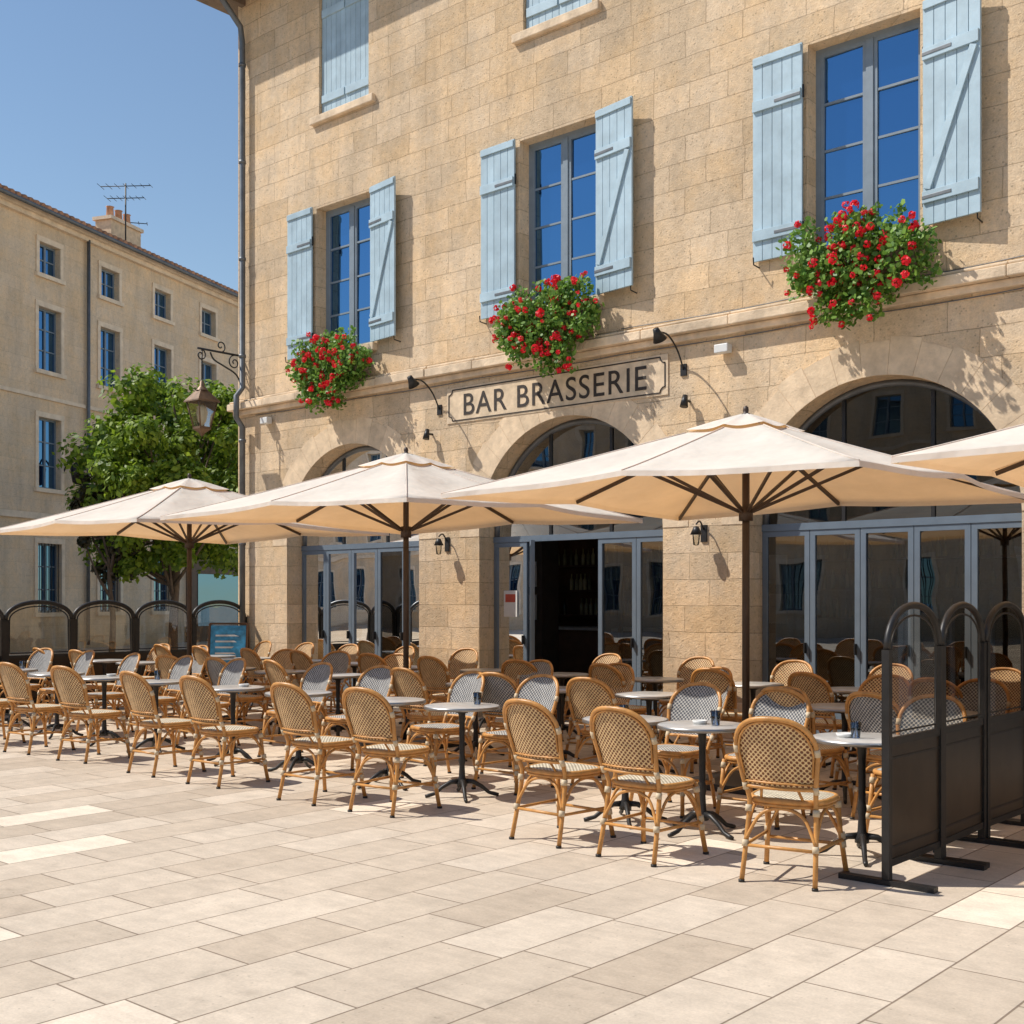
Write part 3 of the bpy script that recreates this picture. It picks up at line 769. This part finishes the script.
for i in range(7):
    inst('glass_windscreen',s1,(-2.78+.004*math.sin(i*2),6.42+i*.79,0),ru(-.02,.02))
for i in range(5):
    inst('glass_windscreen',s2,(-16.25,6.90+i*1.02,0),ru(-.02,.02))

def aboard(x,y,rot,col,h=1.0):
    k='board%d'%int(x*10); M[k]=basic('menu_board_face',col,.5,var=.5,scale=7)
    m=MB()
    for s_ in (-1,1):
        m.bar((-.3,s_*.22,0),(-.3,s_*.03,h),.03,.03,'wood'); m.bar((.3,s_*.22,0),(.3,s_*.03,h),.03,.03,'wood')
        m.bar((-.3,s_*.03,h),(.3,s_*.03,h),.03,.03,'wood')
        m.face([(-.28,s_*.21,.08),(.28,s_*.21,.08),(.28,s_*.04,h-.03),(-.28,s_*.04,h-.03)],k)
        for q_ in range(8):
            f=.25+.085*q_; y_=s_*(.21-.17*f+.006)
            m.face([(-.2,y_,.08+f*(h-.11)),(.2-ru(0,.15),y_,.08+f*(h-.11)),(.1,y_-s_*.004,.1+f*(h-.11)+.006),(-.2,y_-s_*.004,.1+f*(h-.11)+.006)],'white')
    m.obj('menu_board',loc=(x,y,0),rot=rot)
aboard(-15.95,11.45,math.radians(42),(.05,.30,.55),1.22)
aboard(-17.9,8.4,math.radians(50),(.60,.36,.08),1.25)
m=MB(); m.box(-.12,.12,-.006,0,-.18,.18,'white')
M['posterred']=basic('poster_red',(.5,.08,.05),.5)
m.box(-.09,.09,-.009,-.0065,.02,.13,'posterred'); m.obj('door_poster',loc=(bays[1]-1.2,DY+.012,1.55))

# ---------------------------------------------------------------- townhouses
def townhouse(name,loc,rot,x0,x1,cols,eave,rows,depth=10,tr=True,mat='bgstone'):
    E=empty(name,loc,rot)
    m=MB(); ops=[]
    for c in cols:
        for (a,b,hw) in rows: ops.append((c-hw,c+hw,a,b))
    wallgrid(m,x0,x1,0,eave,ops,0,.28,mat)
    m.face(((x0,0,0),(x0,depth,0),(x0,depth,eave),(x0,0,eave)),mat); m.face(((x1,0,0),(x1,depth,0),(x1,depth,eave),(x1,0,eave)),mat)
    m.face(((x0,depth,0),(x1,depth,0),(x1,depth,eave),(x0,depth,eave)),mat)
    m.obj('walls',E,recalc=False)
    f=MB(); gp=MB(); tm=MB()
    for (a,b,hw,z0,z1) in [(c-r_[2],c+r_[2],r_[2],r_[0],r_[1]) for c in cols for r_ in rows]:
        f.frame(a,b,z0,z1,.18,.06,.06,'frame'); cc=(a+b)/2; f.box(cc-.035,cc+.035,.175,.23,z0+.06,z1-.06,'frame')
        nb=3 if z1-z0>1.4 else 2
        for q in range(1,nb):
            z=z0+(z1-z0)*q/nb; f.box(a+.06,cc-.035,.185,.22,z-.018,z+.018,'frame'); f.box(cc+.035,b-.06,.185,.22,z-.018,z+.018,'frame')
        gp.face(((a,.22,z0),(b,.22,z0),(b,.22,z1),(a,.22,z1)),'glass_up')
        if z0<2:
            k=7
            for q in range(k):
                x=a+(b-a)*(q+.5)/k; tm.tube([(x,.05,z0),(x,.05,z1)],.014,'iron',5)
        tm.box(a-.14,a-.003,-.035,-.002,z0,z1,'bgtrim'); tm.box(b+.003,b+.14,-.035,-.002,z0,z1,'bgtrim')
        tm.box(a-.14,b+.14,-.045,-.002,z1+.003,z1+.17,'bgtrim'); tm.box(a-.18,b+.18,-.10,-.002,z0-.13,z0-.003,'bgtrim')
    f.obj('window_frames',E); gp.obj('window_panes',E,recalc=False)
    tm.box(x0,x1,-.10,-.002,4.15,4.35,'bgtrim'); tm.box(x0,x1,-.06,-.002,7.98,8.10,'bgtrim')
    tm.box(x0,x1,-.16,-.002,eave-.30,eave-.16,'bgtrim'); tm.box(x0,x1,-.30,-.002,eave-.157,eave-.003,'bgtrim')
    tm.obj('trim',E)
    rf=MB(); rid=eave+depth/2*.3
    rf.face(((x0-.3,-.45,eave),(x1+.3,-.45,eave),(x1+.3,depth/2,rid),(x0-.3,depth/2,rid)),'tile')
    rf.face(((x0-.3,depth+.4,eave),(x1+.3,depth+.4,eave),(x1+.3,depth/2,rid),(x0-.3,depth/2,rid)),'tile')
    for sx in (x0,x1): rf.face(((sx,0,eave),(sx,depth,eave),(sx,depth/2,rid)),mat)
    if tr:
        n=int((x1-x0)/.27)
        for i in range(n):
            x=x0+i*.27; rf.tube([(x,-.5,eave+.04),(x,depth/2,rid+.05)],.09,'tile',7)
    rf.tube([(x0,-.5,eave-.06),(x1,-.5,eave-.06)],.07,'irongrey',8)
    rf.obj('roof',E)
    return E
A=(-36.08,19.02)
rot=math.radians(112.1)
rowsA=[(1.2,3.4,.55),(5.15,7.4,.52),(8.9,10.9,.52),(11.95,12.95,.48)]
T=townhouse('stone_townhouse',(A[0],A[1],0),rot,-16.5,34.5,[-15+3*k for k in range(17)],13.85,rowsA)
x_=MB()
x_.tube([(1.75,-.12,13.6),(1.75,-.1,.1)],.06,'irongrey',8)
x_.obj('drainpipe',T)
x_=MB()
for cx,cy in ((6.9,2.6),):
    x_.box(cx-.9,cx+.9,cy-.35,cy+.35,14.2,15.85,'vouss'); x_.box(cx-.98,cx+.98,cy-.43,cy+.43,15.853,15.98,'bgtrim')
    for q in (-.5,0,.5): x_.lathe([(.16,0),(.13,.45),(.16,.48),(.12,.48),(.1,0)],'tile',10,(cx+q,cy,15.98))
x_.obj('chimney',T)
x_=MB()
def antenna(cx,cy,z0,h,a):
    x_.tube([(cx,cy,z0),(cx,cy,z0+h)],.03,'iron',6)
    ca,sa=math.cos(a),math.sin(a)
    for k,(zz,L_) in enumerate(((h-.1,.95),(h-.55,.7))):
        x_.tube([(cx-ca*L_,cy-sa*L_,z0+zz),(cx+ca*L_,cy+sa*L_,z0+zz)],.018,'iron',5)
        n=7
        for i in range(n):
            t_=-L_+2*L_*i/(n-1); l=.32-.02*i
            x_.tube([(cx+ca*t_+sa*l,cy+sa*t_-ca*l,z0+zz),(cx+ca*t_-sa*l,cy+sa*t_+ca*l,z0+zz)],.012,'iron',4)
antenna(6.0,1.6,14.3,2.8,-1.3); antenna(7.9,3.2,14.6,1.9,-1.0)
x_.obj('tv_antennas',T)
x_=MB(); x_.box(7.5,11.5,-.25,-.003,.0,3.4,'wood'); x_.box(7.9,11.1,-.27,-.252,.6,2.6,'glass_up'); x_.box(7.3,11.7,-.5,-.01,3.403,3.6,'bgtrim'); x_.obj('shopfront',T)
x_=MB()
x_.tube(crom([(0,0,0),(0,-.2,.35),(0,-.4,.45),(0,-.5,.3)],5),.028,'iron',6)
x_.lathe([(0,.2),(.2,0),(.12,-.5),(0,-.56)],'iron',6,(0,-.5,.15))
o=x_.obj('bracket_street_lamp',loc=(A[0]+math.cos(rot)*.66,A[1]+math.sin(rot)*.66,5.75),rot=rot)
townhouse('stone_townhouse',(-8,-24,0),math.pi,-30,58,[-28.5+3.2*k for k in range(27)],12.5,[(1.0,3.4,.6),(5.1,7.3,.55),(8.6,10.4,.5)],tr=False)  # unseen row behind the camera, added for reflections and stretched to darken the fanlights
townhouse('stone_townhouse',(-68,-20,0),math.radians(90),-6,75,[-4+3.1*k for k in range(25)],13.5,rowsA[:3],tr=False)  # unseen side house, placed to keep bright sky out of the glass reflections

# ---------------------------------------------------------------- trees
def tree(name,x,y,h0,h1,rad,nclump,lpc,lk,ls,seed,trunk=.14):
    random.seed(seed); m=MB()
    top=(h0+h1)/2
    tp=[(0,0,0),(ru(-.05,.05),ru(-.05,.05),h0*.6),(ru(-.1,.1),ru(-.1,.1),h0+.2),(ru(-.2,.2),ru(-.2,.2),top),(0,0,h1-.8)]
    m.tube(crom(tp,4),[trunk*(1-.85*i/16) for i in range(17)],'bark',8)
    cl=[]
    while len(cl)<nclump:
        p=Vector((ru(-1,1),ru(-1,1),ru(-1,1)))
        if p.length>1 or p.length<.25: continue
        zz=p.z; k=1 if zz<0 else (1-.25*zz)
        c=Vector((p.x*rad*k,p.y*rad*k,top+zz*(h1-h0)/2)); cl.append((c,ru(.24,.5)*rad/2.2))
    for c,r_ in cl[::2]:
        b0=Vector((0,0,ru(h0*.8,top))); m.tube(crom([b0,b0.lerp(c,.5)+Vector((0,0,-.15)),c],3),[.05,.045,.04,.03,.025,.02,.012],'bark',5)
    for c,r_ in cl:
        for _ in range(lpc):
            d_=Vector((random.gauss(0,1),random.gauss(0,1),random.gauss(0,.8))).normalized()*r_*(.3+1.0*R()**.8)
            p=c+d_; n=(d_.normalized()+Vector((ru(-.8,.8),ru(-.8,.8),ru(-.2,1)))).normalized()
            a=Quaternion(n,ru(0,6.28))@n.orthogonal().normalized(); b=n.cross(a); s=ls*ru(.6,1.2)
            m.face([p+a*s,p+b*s*.55,p-a*s,p-b*s*.55],lk)
    m.obj(name,loc=(x,y,0),recalc=False)
tree('plane_tree',-26.2,17.1,2.1,7.6,2.45,115,270,'leaf',.095,5)
tree('dark_tree',-26.9,15.8,1.9,5.5,.95,34,200,'leafdark',.08,6,.09)  # small separate tree standing in for the crown's dark lower left part
tree('plane_tree',-30.0,22.5,2.3,6.4,2.0,40,220,'leaf',.10,8)

# ---------------------------------------------------------------- light, sky, camera
E_=math.radians(51); az=(.79,.613)
dirv=Vector((az[0]*math.cos(E_),az[1]*math.cos(E_),-math.sin(E_)))
sl=bpy.data.lights.new('sun','SUN'); sl.energy=5.0; sl.angle=math.radians(.5); sl.color=(1,.945,.86)
so=bpy.data.objects.new('sun',sl); COL.objects.link(so); so.rotation_euler=dirv.to_track_quat('-Z','Y').to_euler()
wd=bpy.data.worlds.new('World'); scene.world=wd; wd.use_nodes=True; nt=wd.node_tree
bg=nt.nodes['Background']; sky=nt.nodes.new('ShaderNodeTexSky'); sky.sky_type='NISHITA'; sky.sun_disc=False
sky.sun_elevation=E_; sky.sun_rotation=math.atan2(-az[0],-az[1])%(2*math.pi); sky.air_density=1.25; sky.dust_density=0; sky.ozone_density=2.2
nt.links.new(sky.outputs[0],bg.inputs[0]); bg.inputs[1].default_value=.122
cam=bpy.data.cameras.new('camera'); co=bpy.data.objects.new('camera',cam); COL.objects.link(co)
co.location=(0,0,1.6); co.rotation_euler=(math.pi/2,0,math.radians(40.93))
cam.sensor_width=36; cam.lens=36*1188/1024; cam.shift_y=88/1024; cam.clip_end=1500; cam.clip_start=.05
scene.camera=co
scene.view_settings.view_transform='Standard'; scene.view_settings.look='None'; scene.view_settings.exposure=0
